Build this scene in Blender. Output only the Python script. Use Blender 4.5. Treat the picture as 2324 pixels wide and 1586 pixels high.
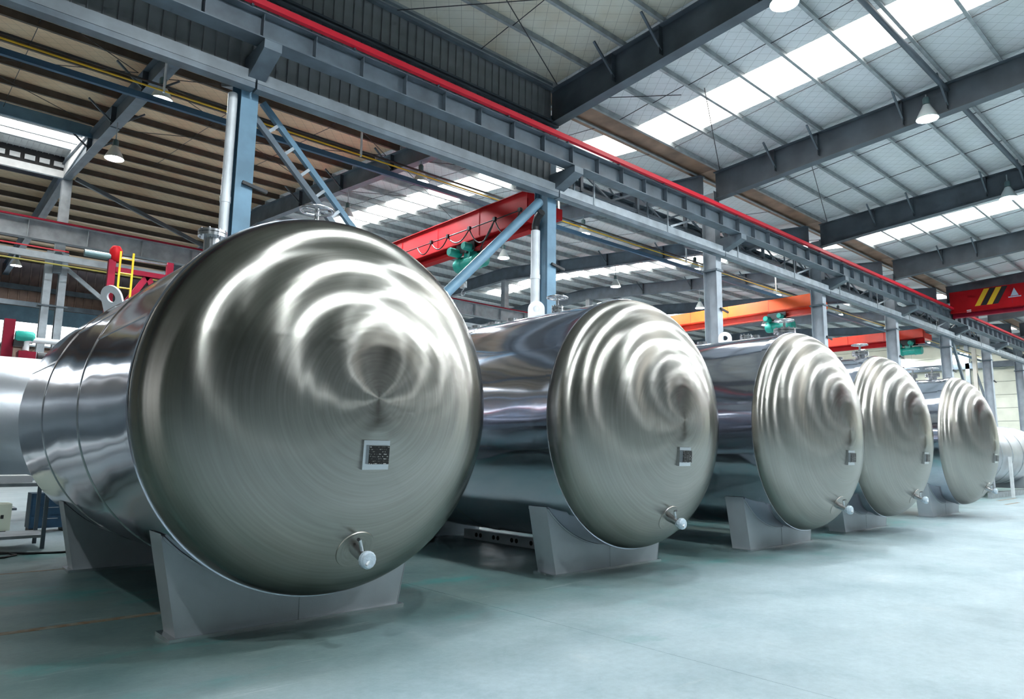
import bpy, bmesh, math, random
from mathutils import Vector, Matrix
random.seed(7)
for o in list(bpy.data.objects): bpy.data.objects.remove(o)
scn = bpy.context.scene
COL = scn.collection
R_ = math.radians
# ------------------------------------------------------------------ camera
F_PX, YAW, PITCH, ROLL, CAM_H = 1574.66, R_(48.2113), R_(8.2951), R_(0.6872), 1.5
fw = Vector((math.cos(YAW)*math.cos(PITCH), math.sin(YAW)*math.cos(PITCH), math.sin(PITCH)))
rt = Vector((math.sin(YAW), -math.cos(YAW), 0)); up = rt.cross(fw)
r2 = rt*math.cos(ROLL)+up*math.sin(ROLL); u2 = up*math.cos(ROLL)-rt*math.sin(ROLL)
cd = bpy.data.cameras.new('camera'); cd.sensor_width = 36.0; cd.lens = F_PX/2324*36.0
cd.clip_start = 0.05; cd.clip_end = 400
cam = bpy.data.objects.new('camera', cd); COL.objects.link(cam)
M = Matrix((r2, u2, -fw)).transposed().to_4x4(); M.translation = Vector((0, 0, CAM_H)); cam.matrix_world = M
scn.camera = cam
# ------------------------------------------------------------------ world, exposure
scn.view_settings.view_transform = 'Standard'
try: scn.view_settings.look = 'None'
except Exception: pass
scn.view_settings.exposure = 0.52; scn.view_settings.gamma = 1.0; scn.view_settings.use_curve_mapping = False
w = bpy.data.worlds.new('world'); scn.world = w; w.use_nodes = True
nt = w.node_tree
bgn = nt.nodes['Background']; sky = nt.nodes.new('ShaderNodeTexSky'); sky.sky_type = 'NISHITA'
sky.sun_disc = False; sky.sun_elevation = R_(40); nt.links.new(sky.outputs[0], bgn.inputs[0]); bgn.inputs[1].default_value = 0.15
scn.cycles.use_denoising = True
scn.cycles.max_bounces = 5; scn.cycles.diffuse_bounces = 3; scn.cycles.glossy_bounces = 3; scn.cycles.use_adaptive_sampling = True; scn.cycles.adaptive_threshold = 0.06; scn.cycles.adaptive_min_samples = 20
scn.cycles.sample_clamp_indirect = 6.0
scn.cycles.use_light_tree = True
SKY_E = 5.5       # daylight coming through the translucent roof strips
LAMP_E = 640.0    # high-bay lamp lens
# ------------------------------------------------------------------ materials
MATS = {}
def mat(name, col, rough=0.5, metal=0.0, var=0.0, vscale=3.0, bump=0.0, bscale=40.0, spec=0.5, col2=None, coord='Object', stretch=(1,1,1)):
    if name in MATS: return MATS[name]
    m = bpy.data.materials.new(name); m.use_nodes = True; t = m.node_tree
    p = t.nodes['Principled BSDF']
    p.inputs['Base Color'].default_value = (*col, 1); p.inputs['Roughness'].default_value = rough
    p.inputs['Metallic'].default_value = metal; p.inputs['Specular IOR Level'].default_value = spec
    if var > 0 or bump > 0 or col2:
        tc = t.nodes.new('ShaderNodeTexCoord'); mp = t.nodes.new('ShaderNodeMapping')
        mp.inputs['Scale'].default_value = stretch; t.links.new(tc.outputs[coord], mp.inputs[0])
    if var > 0 or col2:
        n = t.nodes.new('ShaderNodeTexNoise'); n.inputs['Scale'].default_value = vscale; n.inputs['Detail'].default_value = 5
        t.links.new(mp.outputs[0], n.inputs['Vector'])
        r = t.nodes.new('ShaderNodeValToRGB')
        a = tuple(max(0, c*(1-var)) for c in col); b = col2 or tuple(min(1, c*(1+var)) for c in col)
        r.color_ramp.elements[0].position = 0.35; r.color_ramp.elements[0].color = (*a, 1)
        r.color_ramp.elements[1].position = 0.68; r.color_ramp.elements[1].color = (*b, 1)
        t.links.new(n.outputs['Fac'], r.inputs[0]); t.links.new(r.outputs[0], p.inputs['Base Color'])
    if bump > 0:
        n2 = t.nodes.new('ShaderNodeTexNoise'); n2.inputs['Scale'].default_value = bscale; n2.inputs['Detail'].default_value = 3
        t.links.new(mp.outputs[0], n2.inputs['Vector'])
        bm = t.nodes.new('ShaderNodeBump'); bm.inputs['Strength'].default_value = bump; bm.inputs['Distance'].default_value = 0.02
        t.links.new(n2.outputs['Fac'], bm.inputs['Height']); t.links.new(bm.outputs[0], p.inputs['Normal'])
    MATS[name] = m; return m
def emit(name, col, strength):
    m = bpy.data.materials.new(name); m.use_nodes = True; t = m.node_tree
    p = t.nodes['Principled BSDF']; p.inputs['Base Color'].default_value = (.8, .8, .8, 1)
    p.inputs['Emission Color'].default_value = (*col, 1); p.inputs['Emission Strength'].default_value = strength
    MATS[name] = m; return m
STEEL = mat('steel_grey_paint', (.10, .13, .155), .45, 0, .25, 2.0)
STEEL_L = mat('steel_light_paint', (.34, .38, .41), .4, 0, .2, 2.5)
STEEL_B = mat('steel_blue_paint', (.105, .205, .285), .5, 0, .18, 2.0)
COLGREY = mat('column_grey_paint', (.34, .38, .42), .42, 0, .15, 2.0)
RAFTER = mat('rafter_dark_paint', (.075, .095, .115), .5, 0, .2, 1.5)
RAFTER_L = mat('rafter_blue_paint', (.13, .17, .21), .5, 0, .2, 1.5)
PURLIN_L = mat('purlin_galvanised', (.33, .36, .37), .45, .2, .2, 4.0)
PURLIN_D = mat('purlin_dark_brown', (.085, .068, .055), .6, 0, .2, 3.0)  # dark brown for the left hall purlins up to the second column
RED = mat('red_paint', (.40, .006, .010), .6, 0, .12, 2.0, spec=.15)
REDRAIL = mat('red_rail', (.62, .01, .03), .4)
MAROON = mat('crimson_paint', (.25, .008, .028), .6, 0, .15, 3.0, spec=.2)
ORANGE = mat('orange_paint', (.85, .10, .008), .38, 0, .08, 2.0)
ORANGE_R = mat('vermilion_paint', (.72, .035, .008), .38, 0, .1, 2.0)
GREEN = mat('teal_green_paint', (.015, .33, .26), .35, 0, .15, 6.0)
YELLOW = mat('yellow_paint', (.75, .45, .02), .4)
BLACK = mat('black_rubber', (.012, .012, .014), .55)
WHITE = mat('white_paint', (.75, .77, .78), .5, 0, .08, 4.0)
PVC = mat('white_pipe_scuffed', (.66, .68, .70), .45, 0, .1, 3.0)
CLAD = mat('cladding_sheet', (.20, .215, .225), .5, .1, .2, 1.2)
WRAP = mat('white_plastic_wrap', (.62, .72, .80), .3, 0, .1, 20, .6, 25)
GUTTER = mat('gutter_brown', (.30, .18, .12), .55, 0, .35, 1.2)
BLUEBOX = mat('blue_paint_shaded', (.012, .05, .10), .5, 0, .2, 5)  # blue darkened further to carry the shade behind the tank
TABLE = mat('bare_steel', (.38, .41, .43), .4, .6, .2, 5)
FARWALL = mat('far_wall_brown', (.19, .12, .09), .7, 0, .4, 1.0)
GABLE = mat('gable_cream', (.62, .62, .52), .6, 0, .08, 1.0)
MATTE_SS = mat('satin_stainless', (.55, .57, .60), .38, .9, .12, 1.0, .15, 8)
SADDLE = mat('saddle_stainless', (.50, .53, .56), .45, .35, .10, 1.3, .12, 160)
BASEPL = mat('base_plate_bright', (.75, .76, .78), .25, .95)
FITTING = mat('fitting_stainless', (.68, .69, .71), .22, 1.0)
SKYL = emit('skylight_sheet', (1.0, .98, .93), SKY_E)
SKYL_BACK = emit('lit_window_dim', (.90, .95, 1.0), 1.6)
SKYL_SIDE = emit('lit_window', (.90, .96, 1.0), 3.0)
LENS = emit('lamp_lens', (.86, .95, 1.0), LAMP_E)
LAMPSH = mat('lamp_reflector', (.70, .76, .76), .35, .3)
LAMPCAP = mat('lamp_housing', (.10, .17, .18), .4)

def roof_mat(name, base, stain, amount):
    m = bpy.data.materials.new(name); m.use_nodes = True; t = m.node_tree; p = t.nodes['Principled BSDF']
    p.inputs['Roughness'].default_value = .55
    tc = t.nodes.new('ShaderNodeTexCoord'); geo = t.nodes.new('ShaderNodeNewGeometry')
    n = t.nodes.new('ShaderNodeTexNoise'); n.inputs['Scale'].default_value = .7; n.inputs['Detail'].default_value = 6
    t.links.new(geo.outputs['Position'], n.inputs['Vector'])
    r = t.nodes.new('ShaderNodeValToRGB'); r.color_ramp.elements[0].position = .5-amount; r.color_ramp.elements[0].color = (*base, 1)
    r.color_ramp.elements[1].position = .85; r.color_ramp.elements[1].color = (*stain, 1)
    t.links.new(n.outputs['Fac'], r.inputs[0])
    # holding wire net under the insulation foil, laid on the diagonal
    mp = t.nodes.new('ShaderNodeMapping'); mp.inputs['Rotation'].default_value = (0, 0, R_(38)); mp.inputs['Scale'].default_value = (3.6, 3.6, 3.6)
    t.links.new(geo.outputs['Position'], mp.inputs[0])
    br = t.nodes.new('ShaderNodeTexBrick'); br.offset = 0; br.inputs['Scale'].default_value = 1; br.inputs['Mortar Size'].default_value = .022
    br.inputs['Brick Width'].default_value = 1; br.inputs['Row Height'].default_value = 1; br.inputs['Mortar Smooth'].default_value = .3
    br.inputs['Color1'].default_value = (1, 1, 1, 1); br.inputs['Color2'].default_value = (1, 1, 1, 1); br.inputs['Mortar'].default_value = (.62, .62, .62, 1)
    t.links.new(mp.outputs[0], br.inputs['Vector'])
    mx = t.nodes.new('ShaderNodeMix'); mx.data_type = 'RGBA'; mx.blend_type = 'MULTIPLY'; mx.inputs[0].default_value = 1
    t.links.new(r.outputs[0], mx.inputs[6]); t.links.new(br.outputs['Color'], mx.inputs[7]); t.links.new(mx.outputs[2], p.inputs['Base Color'])
    n2 = t.nodes.new('ShaderNodeTexNoise'); n2.inputs['Scale'].default_value = 5; t.links.new(geo.outputs['Position'], n2.inputs['Vector'])
    b = t.nodes.new('ShaderNodeBump'); b.inputs['Strength'].default_value = .35; b.inputs['Distance'].default_value = .05
    t.links.new(n2.outputs['Fac'], b.inputs['Height']); t.links.new(b.outputs[0], p.inputs['Normal'])
    return m
ROOF_W = roof_mat('insulation_white', (.84, .86, .88), (.72, .74, .72), .1)
ROOF_C = roof_mat('insulation_cream', (.72, .70, .60), (.56, .45, .29), .05)
ROOF_T = roof_mat('insulation_tan', (.82, .62, .42), (.66, .42, .25), .1)

def floor_mat():
    m = bpy.data.materials.new('worn_floor_paint'); m.use_nodes = True; t = m.node_tree; p = t.nodes['Principled BSDF']
    geo = t.nodes.new('ShaderNodeNewGeometry')
    def noise(scale, det=6, rough=.55, stretch=None):
        n = t.nodes.new('ShaderNodeTexNoise'); n.inputs['Scale'].default_value = scale; n.inputs['Detail'].default_value = det; n.inputs['Roughness'].default_value = rough
        if stretch:
            mp = t.nodes.new('ShaderNodeMapping'); mp.inputs['Scale'].default_value = stretch; mp.inputs['Rotation'].default_value = (0, 0, R_(8))
            t.links.new(geo.outputs['Position'], mp.inputs[0]); t.links.new(mp.outputs[0], n.inputs['Vector'])
        else: t.links.new(geo.outputs['Position'], n.inputs['Vector'])
        return n
    def ramp(src, stops):
        r = t.nodes.new('ShaderNodeValToRGB'); e = r.color_ramp.elements
        e[0].position, e[0].color = stops[0][0], (*stops[0][1], 1); e[1].position, e[1].color = stops[-1][0], (*stops[-1][1], 1)
        for q, c in stops[1:-1]: x = e.new(q); x.color = (*c, 1)
        t.links.new(src, r.inputs[0]); return r
    def mix(fac, a, b, mode='MIX'):
        x = t.nodes.new('ShaderNodeMix'); x.data_type = 'RGBA'; x.blend_type = mode
        if isinstance(fac, float): x.inputs[0].default_value = fac
        else: t.links.new(fac, x.inputs[0])
        t.links.new(a, x.inputs[6]); t.links.new(b, x.inputs[7]); return x
    worn = ramp(noise(.9, 10, .72).outputs['Fac'], [(.30, (.34, .45, .49)), (.48, (.45, .55, .59)), (.60, (.50, .60, .64)), (.74, (.62, .68, .70))])
    paint_shade = ramp(noise(.7, 8, .65).outputs['Fac'], [(.3, (.11, .20, .20)), (.5, (.16, .245, .235)), (.75, (.23, .285, .265))])
    teal = ramp(noise(1.6, 6, .7).outputs['Fac'], [(.3, (.045, .27, .25)), (.7, (.10, .34, .32))])
    m1 = ramp(noise(.8, 9, .68, (.45, 1.0, 1)).outputs['Fac'], [(.54, (0, 0, 0)), (.64, (.8, .8, .8))])
    pt_ = mix(m1.outputs[0], paint_shade.outputs[0], teal.outputs[0])
    m2 = ramp(noise(.8, 9, .68, (.45, 1.0, 1)).outputs['Fac'], [(.62, (0, 0, 0)), (.74, (.5, .5, .5))])
    wn_ = mix(m2.outputs[0], worn.outputs[0], teal.outputs[0])
    # aisle worn pale; floor around the tanks also darkened to stand in for shade
    sp = t.nodes.new('ShaderNodeSeparateXYZ'); t.links.new(geo.outputs['Position'], sp.inputs[0])
    nz = noise(.5, 6, .6)
    f1 = t.nodes.new('ShaderNodeMath'); f1.operation = 'MULTIPLY_ADD'; f1.inputs[1].default_value = 2.4; t.links.new(nz.outputs['Fac'], f1.inputs[0]); t.links.new(sp.outputs['Y'], f1.inputs[2])
    f2 = t.nodes.new('ShaderNodeMath'); f2.operation = 'MULTIPLY_ADD'; f2.inputs[1].default_value = -.10; t.links.new(sp.outputs['X'], f2.inputs[0]); t.links.new(f1.outputs[0], f2.inputs[2])
    mr = t.nodes.new('ShaderNodeMapRange'); mr.inputs[1].default_value = 4.4; mr.inputs[2].default_value = 6.4; t.links.new(f2.outputs[0], mr.inputs[0])
    mr2 = t.nodes.new('ShaderNodeMapRange'); mr2.inputs[1].default_value = 12.0; mr2.inputs[2].default_value = 13.6; mr2.inputs[3].default_value = 1; mr2.inputs[4].default_value = 0; t.links.new(sp.outputs['Y'], mr2.inputs[0])
    mm_ = t.nodes.new('ShaderNodeMath'); mm_.operation = 'MULTIPLY'; t.links.new(mr.outputs[0], mm_.inputs[0]); t.links.new(mr2.outputs[0], mm_.inputs[1])
    a = mix(mm_.outputs[0], wn_.outputs[2], pt_.outputs[2])
    sc_ = ramp(noise(2.5, 8, .75, (.25, 2.2, 1)).outputs['Fac'], [(.60, (0, 0, 0)), (.72, (.6, .6, .6))])
    pale = t.nodes.new('ShaderNodeRGB'); pale.outputs[0].default_value = (.58, .63, .63, 1)
    b = mix(sc_.outputs[0], a.outputs[2], pale.outputs[0])
    spk = ramp(noise(14, 8, .8).outputs['Fac'], [(.30, (.78, .80, .80)), (.70, (1.0, 1.0, 1.0))])
    c = mix(1.0, b.outputs[2], spk.outputs[0], 'MULTIPLY')
    t.links.new(c.outputs[2], p.inputs['Base Color'])
    rr = ramp(noise(1.2, 6).outputs['Fac'], [(.3, (.32, .32, .32)), (.7, (.52, .52, .52))]); t.links.new(rr.outputs[0], p.inputs['Roughness'])
    bp = t.nodes.new('ShaderNodeBump'); bp.inputs['Strength'].default_value = .12; bp.inputs['Distance'].default_value = .01
    t.links.new(noise(25, 5).outputs['Fac'], bp.inputs['Height']); t.links.new(bp.outputs[0], p.inputs['Normal'])
    return m
FLOOR = floor_mat()

def head_mat():
    m = bpy.data.materials.new('spun_stainless_head'); m.use_nodes = True; t = m.node_tree; p = t.nodes['Principled BSDF']
    p.inputs['Metallic'].default_value = 1; p.inputs['Anisotropic'].default_value = .97; p.inputs['Anisotropic Rotation'].default_value = 0
    tg = t.nodes.new('ShaderNodeTangent'); tg.direction_type = 'RADIAL'; tg.axis = 'Y'
    t.links.new(tg.outputs[0], p.inputs['Tangent'])
    tc = t.nodes.new('ShaderNodeTexCoord')
    sep = t.nodes.new('ShaderNodeSeparateXYZ'); t.links.new(tc.outputs['Object'], sep.inputs[0])
    cmb = t.nodes.new('ShaderNodeCombineXYZ'); t.links.new(sep.outputs['X'], cmb.inputs['X']); t.links.new(sep.outputs['Z'], cmb.inputs['Y'])
    ln = t.nodes.new('ShaderNodeVectorMath'); ln.operation = 'LENGTH'; t.links.new(cmb.outputs[0], ln.inputs[0])
    # polishing rings: height varies with the radius, only slowly round the axis
    nv = t.nodes.new('ShaderNodeVectorMath'); nv.operation = 'NORMALIZE'; t.links.new(cmb.outputs[0], nv.inputs[0])
    sx = t.nodes.new('ShaderNodeSeparateXYZ'); t.links.new(nv.outputs[0], sx.inputs[0])
    def ring(rs, cs, scale, det):
        c2 = t.nodes.new('ShaderNodeCombineXYZ')
        for i, (o, k) in enumerate(((ln.outputs['Value'], rs), (sx.outputs['X'], cs), (sx.outputs['Y'], cs))):
            mm = t.nodes.new('ShaderNodeMath'); mm.operation = 'MULTIPLY'; mm.inputs[1].default_value = k
            t.links.new(o, mm.inputs[0]); t.links.new(mm.outputs[0], c2.inputs[i])
        n = t.nodes.new('ShaderNodeTexNoise'); n.inputs['Scale'].default_value = scale; n.inputs['Detail'].default_value = det
        t.links.new(c2.outputs[0], n.inputs['Vector']); return n
    big = ring(4.0, .35, 1.0, 2); fine = ring(60, 1.2, 1.0, 3)
    add = t.nodes.new('ShaderNodeMath'); add.operation = 'MULTIPLY_ADD'; add.inputs[1].default_value = .006
    t.links.new(fine.outputs['Fac'], add.inputs[0]); t.links.new(big.outputs['Fac'], add.inputs[2])
    b = t.nodes.new('ShaderNodeBump'); b.inputs['Strength'].default_value = .14; b.inputs['Distance'].default_value = .05
    t.links.new(add.outputs[0], b.inputs['Height']); t.links.new(b.outputs[0], p.inputs['Normal'])
    r = t.nodes.new('ShaderNodeValToRGB'); r.color_ramp.elements[0].position = .3; r.color_ramp.elements[0].color = (.31, .296, .266, 1)
    r.color_ramp.elements[1].position = .7; r.color_ramp.elements[1].color = (.37, .356, .326, 1)
    t.links.new(fine.outputs['Fac'], r.inputs[0]); t.links.new(r.outputs[0], p.inputs['Base Color'])
    rr = t.nodes.new('ShaderNodeMapRange'); rr.inputs[3].default_value = .23; rr.inputs[4].default_value = .28
    t.links.new(fine.outputs['Fac'], rr.inputs[0]); t.links.new(rr.outputs[0], p.inputs['Roughness'])
    return m
HEAD = head_mat()
def shell_mat():
    m = bpy.data.materials.new('polished_stainless_sheet'); m.use_nodes = True; t = m.node_tree; p = t.nodes['Principled BSDF']
    p.inputs['Metallic'].default_value = .97; p.inputs['Roughness'].default_value = .10
    p.inputs['Base Color'].default_value = (.64, .67, .75, 1)
    tc = t.nodes.new('ShaderNodeTexCoord'); mp = t.nodes.new('ShaderNodeMapping'); mp.inputs['Scale'].default_value = (1, .35, 1)
    t.links.new(tc.outputs['Object'], mp.inputs[0])
    n = t.nodes.new('ShaderNodeTexNoise'); n.inputs['Scale'].default_value = 1.6; n.inputs['Detail'].default_value = 1.5; t.links.new(mp.outputs[0], n.inputs['Vector'])
    b = t.nodes.new('ShaderNodeBump'); b.inputs['Strength'].default_value = .25; b.inputs['Distance'].default_value = .12
    t.links.new(n.outputs['Fac'], b.inputs['Height']); t.links.new(b.outputs[0], p.inputs['Normal'])
    return m
SHELL = shell_mat()
def plate_mat():
    m = bpy.data.materials.new('engraved_nameplate'); m.use_nodes = True; t = m.node_tree; p = t.nodes['Principled BSDF']
    p.inputs['Roughness'].default_value = .35
    tc = t.nodes.new('ShaderNodeTexCoord'); mp = t.nodes.new('ShaderNodeMapping'); mp.inputs['Rotation'].default_value = (R_(90), 0, 0)
    t.links.new(tc.outputs['Object'], mp.inputs[0])
    n = t.nodes.new('ShaderNodeTexNoise'); n.inputs['Scale'].default_value = 110; n.inputs['Detail'].default_value = 1; t.links.new(mp.outputs[0], n.inputs['Vector'])
    br = t.nodes.new('ShaderNodeTexBrick'); br.inputs['Scale'].default_value = 1; br.inputs['Brick Width'].default_value = .042; br.inputs['Row Height'].default_value = .018
    br.inputs['Mortar Size'].default_value = .006; br.inputs['Color1'].default_value = (1, 1, 1, 1); br.inputs['Color2'].default_value = (0, 0, 0, 1); br.inputs['Mortar'].default_value = (0, 0, 0, 1)
    br.offset = .37; t.links.new(mp.outputs[0], br.inputs['Vector'])
    r = t.nodes.new('ShaderNodeValToRGB'); r.color_ramp.elements[0].position = .52; r.color_ramp.elements[1].position = .58; t.links.new(n.outputs['Fac'], r.inputs[0])
    mx = t.nodes.new('ShaderNodeMix'); mx.data_type = 'RGBA'; mx.blend_type = 'MULTIPLY'; mx.inputs[0].default_value = 1
    t.links.new(br.outputs['Color'], mx.inputs[6]); t.links.new(r.outputs[0], mx.inputs[7])
    m2 = t.nodes.new('ShaderNodeMix'); m2.data_type = 'RGBA'; t.links.new(mx.outputs[2], m2.inputs[0])
    m2.inputs[6].default_value = (.008, .006, .006, 1); m2.inputs[7].default_value = (.6, .58, .55, 1); t.links.new(m2.outputs[2], p.inputs['Base Color'])
    return m
PLATE = plate_mat()

# ------------------------------------------------------------------ mesh helpers
class MB:
    def __init__(s): s.v = []; s.f = []
    def add(s, vs, fs):
        k = len(s.v); s.v += [tuple(v) for v in vs]; s.f += [tuple(i+k for i in f) for f in fs]; return s
    def box(s, x0, x1, y0, y1, z0, z1):
        return s.add([(x0,y0,z0),(x1,y0,z0),(x1,y1,z0),(x0,y1,z0),(x0,y0,z1),(x1,y0,z1),(x1,y1,z1),(x0,y1,z1)],
                     [(3,2,1,0),(4,5,6,7),(0,1,5,4),(1,2,6,5),(2,3,7,6),(3,0,4,7)])
    def prism(s, poly, axis, a, b):
        n = len(poly)
        def P(q, t):
            if axis == 'x': return (t, q[0], q[1])
            if axis == 'y': return (q[0], t, q[1])
            return (q[0], q[1], t)
        vs = [P(q, a) for q in poly]+[P(q, b) for q in poly]
        return s.add(vs, [tuple(range(n))[::-1], tuple(range(n, 2*n))]+[(i, (i+1) % n, n+(i+1) % n, n+i) for i in range(n)])
    def beam(s, p0, p1, wd, ht, upv=(0, 0, 1)):
        p0, p1 = Vector(p0), Vector(p1); d = (p1-p0).normalized(); u = Vector(upv); sd = d.cross(u).normalized(); u = sd.cross(d)
        vs = [p+sd*a*wd/2+u*b*ht/2 for p in (p0, p1) for a, b in ((-1,-1),(1,-1),(1,1),(-1,1))]
        return s.add(vs, [(0,1,2,3),(7,6,5,4),(0,4,5,1),(1,5,6,2),(2,6,7,3),(3,7,4,0)])
    def tube(s, pts, r, n=10, cap=True):
        pts = [Vector(p) for p in pts]; rings = []
        u = None
        for i, p in enumerate(pts):
            d = (pts[min(i+1, len(pts)-1)]-pts[max(i-1, 0)]).normalized()
            if u is None:
                u = d.orthogonal().normalized()
            else:
                u = (u-d*u.dot(d)).normalized()
            v = d.cross(u); rr = r[i] if isinstance(r, (list, tuple)) else r
            rings.append([p+(u*math.cos(2*math.pi*k/n)+v*math.sin(2*math.pi*k/n))*rr for k in range(n)])
        vs = [q for g in rings for q in g]; fs = []
        for i in range(len(pts)-1):
            for k in range(n): fs.append((i*n+k, i*n+(k+1) % n, (i+1)*n+(k+1) % n, (i+1)*n+k))
        if cap: fs += [tuple(range(n))[::-1], tuple(range((len(pts)-1)*n, len(pts)*n))]
        return s.add(vs, fs)
    def lathe(s, prof, axis='z', c=(0,0,0), n=24, close=False):
        # prof: list of (radius, position along the axis)
        vs = []; fs = []; m = len(prof)
        for r, t in prof:
            for k in range(n):
                a = 2*math.pi*k/n; x, y = r*math.cos(a), r*math.sin(a)
                q = {'z': (x, y, t), 'y': (x, t, y), 'x': (t, x, y)}[axis]; vs.append((q[0]+c[0], q[1]+c[1], q[2]+c[2]))
        for i in range(m-1 if not close else m):
            j = (i+1) % m
            for k in range(n): fs.append((i*n+k, i*n+(k+1) % n, j*n+(k+1) % n, j*n+k))
        if not close:
            if prof[0][0] > 1e-6: fs.append(tuple(range(n))[::-1])
            if prof[-1][0] > 1e-6: fs.append(tuple(range((m-1)*n, m*n)))
        return s.add(vs, fs)
    def torus(s, c, R, r, axis='z', n=28, k=8):
        return s.lathe([(R+r*math.cos(2*math.pi*i/k), r*math.sin(2*math.pi*i/k)) for i in range(k)], axis, c, n, True)
    def mesh(s, name, m, smooth=None):
        me = bpy.data.meshes.new(name); me.from_pydata(s.v, [], s.f); me.update()
        bm = bmesh.new(); bm.from_mesh(me); bmesh.ops.remove_doubles(bm, verts=bm.verts, dist=1e-6)
        bmesh.ops.recalc_face_normals(bm, faces=bm.faces)
        if smooth is not None:
            for f in bm.faces: f.smooth = True
            for e in bm.edges:
                if len(e.link_faces) == 2 and e.calc_face_angle(0) > R_(smooth): e.smooth = False
        bm.to_mesh(me); bm.free(); me.materials.append(m); return me
    def build(s, name, m, parent=None, smooth=None, loc=None):
        return link(name, s.mesh(name, m, smooth), parent, loc)
def link(name, me, parent=None, loc=None, rot=None):
    o = bpy.data.objects.new(name, me); COL.objects.link(o)
    if parent: o.parent = parent
    if loc: o.location = loc
    if rot: o.rotation_euler = rot
    return o
def empty(name, loc, parent=None):
    o = bpy.data.objects.new(name, None); COL.objects.link(o); o.location = loc; o.empty_display_size = .3
    if parent: o.parent = parent
    return o
def tag(o, label, cat, group=None):
    o['label'] = label; o['category'] = cat
    if group: o['group'] = group
    return o
def struct(o, label=None):
    o['kind'] = 'structure'
    if label: o['label'] = label
    return o
ORD = ['first', 'second', 'third', 'fourth', 'fifth', 'sixth', 'seventh', 'eighth', 'ninth', 'tenth', 'eleventh', 'twelfth']

# ------------------------------------------------------------------ frame of the building
BAY = 8.0; X0 = 4.42; YC = 12.64; YF = 32.6; YR = -11.4
XS = [X0+BAY*i for i in range(-4, 9)]            # frames from -27.58 to 68.42
XMIN, XMAX = XS[0]-.4, XS[-1]+.4
ZV = 11.08                                        # underside of the purlins over the middle column row
def z_right(y): return ZV+.055*(12.1-y) if y > .6 else ZV+.055*(12.1-.6)-.055*(.6-y)
def z_left(y): return ZV+.02+.098*(y-12.64) if y < YF else ZV+.02+.098*(YF-12.64)-.03*(y-YF)
STRIPS = [(a, a+1.65) for a in (16.0, 32.0, 48.0, 64.0)]

# floor: cast slabs with open joints
fl = struct(empty('floor', (0, 0, 0)), 'worn grey-green painted concrete workshop floor')
JX = [-28.2, -12.8, -4.1, 4.57, 13.27, 22.0, 30.7, 39.4, 48.1, 56.8, 69.0]; JY = [-12.2, 12.0, 22.0, 32.0, 52.0]
for i in range(len(JX)-1):
    for j in range(len(JY)-1):
        MB().box(JX[i]+.002, JX[i+1]-.002, JY[j]+.002, JY[j+1]-.002, -.15, 0).build('slab', FLOOR, fl)
MB().box(-28.2, 69, -12.2, 52, -.3, -.155).build('subfloor', mat('dark_joint', (.16, .2, .2), .9), fl)
LINE = mat('faded_orange_line', (.36, .20, .09), .6, 0, .4, 9, col2=(.30, .30, .24))
for k, (xa, xb, ya, yb) in enumerate([(-9, 3.0, 7.0, 7.1), (0, 2.3, 10.2, 10.26), (26.5, 28.2, 6.2, 6.3), (28.6, 31, 6.9, 7.0)]):
    o = MB().box(xa, xb, ya, yb, .0, .0015).build('floor_marking', LINE)
    tag(o, ['faded orange line on the floor running under the foremost tank', 'pale broken line on the floor behind the foremost tank', 'short yellow floor mark near the far end of the aisle', 'yellow floor mark beside the rearmost visible tank'][k], 'floor marking')

# ceiling
ceil = struct(empty('ceiling', (0, 0, 10.5)), 'pitched roof underside of insulation panels on steel purlins')
def sub(name, me, loc, rot=None):
    o = link(name, me, ceil, (loc[0], loc[1], loc[2]-10.5), rot); return o
_pm = {}
def panel_mesh(lx, ly, m):
    k = (round(lx, 3), round(ly, 3), m.name)
    if k not in _pm: _pm[k] = MB().box(-lx/2, lx/2, -ly/2, ly/2, 0, .06).mesh('roof_panel', m)
    return _pm[k]
PH = .2                                            # purlin depth
def lay_roof(ys, zf, left):
    for a, b in zip(ys[:-1], ys[1:]):
        ya, yb = min(a, b), max(a, b); za, zb = zf(ya)+(.25 if left else PH), zf(yb)+(.25 if left else PH); ln = math.hypot(yb-ya, zb-za); ang = math.atan2(zb-za, yb-ya)
        far = left and ya > 38
        spans = []
        for i in range(len(XS)-1):
            xa, xb = XS[i], XS[i+1]
            if far: spans.append((xa, xb, 0)); continue
            cut = [s for s in STRIPS if s[0] >= xa-.01 and s[1] <= xb+.01]
            if cut:
                s = cut[0]; spans += [(xa, s[0], 0), (s[0], s[1], 1), (s[1], xb, 0)]
            else: spans.append((xa, xb, 0))
        for xa, xb, sk in spans:
            mx = (xa+xb)/2
            if left and 27.5 < ya < 33.6 and -12 < mx < 4.4: continue     # the ridge light sits here
            if left: m = ROOF_T if mx < 12.4 else ROOF_W
            else: m = ROOF_C if mx < 12.4 else ROOF_W
            if sk: m = SKYL
            o = sub('skylight_sheet' if sk else 'roof_panel', panel_mesh(xb-xa-.012, ln-.012, m), (mx, (ya+yb)/2, (za+zb)/2), (ang, 0, 0))
YSR = [12.24-1.17*i for i in range(0, 22)]
YSL = [13.1+1.7*i for i in range(0, 12)]+[33.5+1.7*i for i in range(0, 11)]
lay_roof(YSR, z_right, False); lay_roof(YSL, z_left, True)
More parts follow.
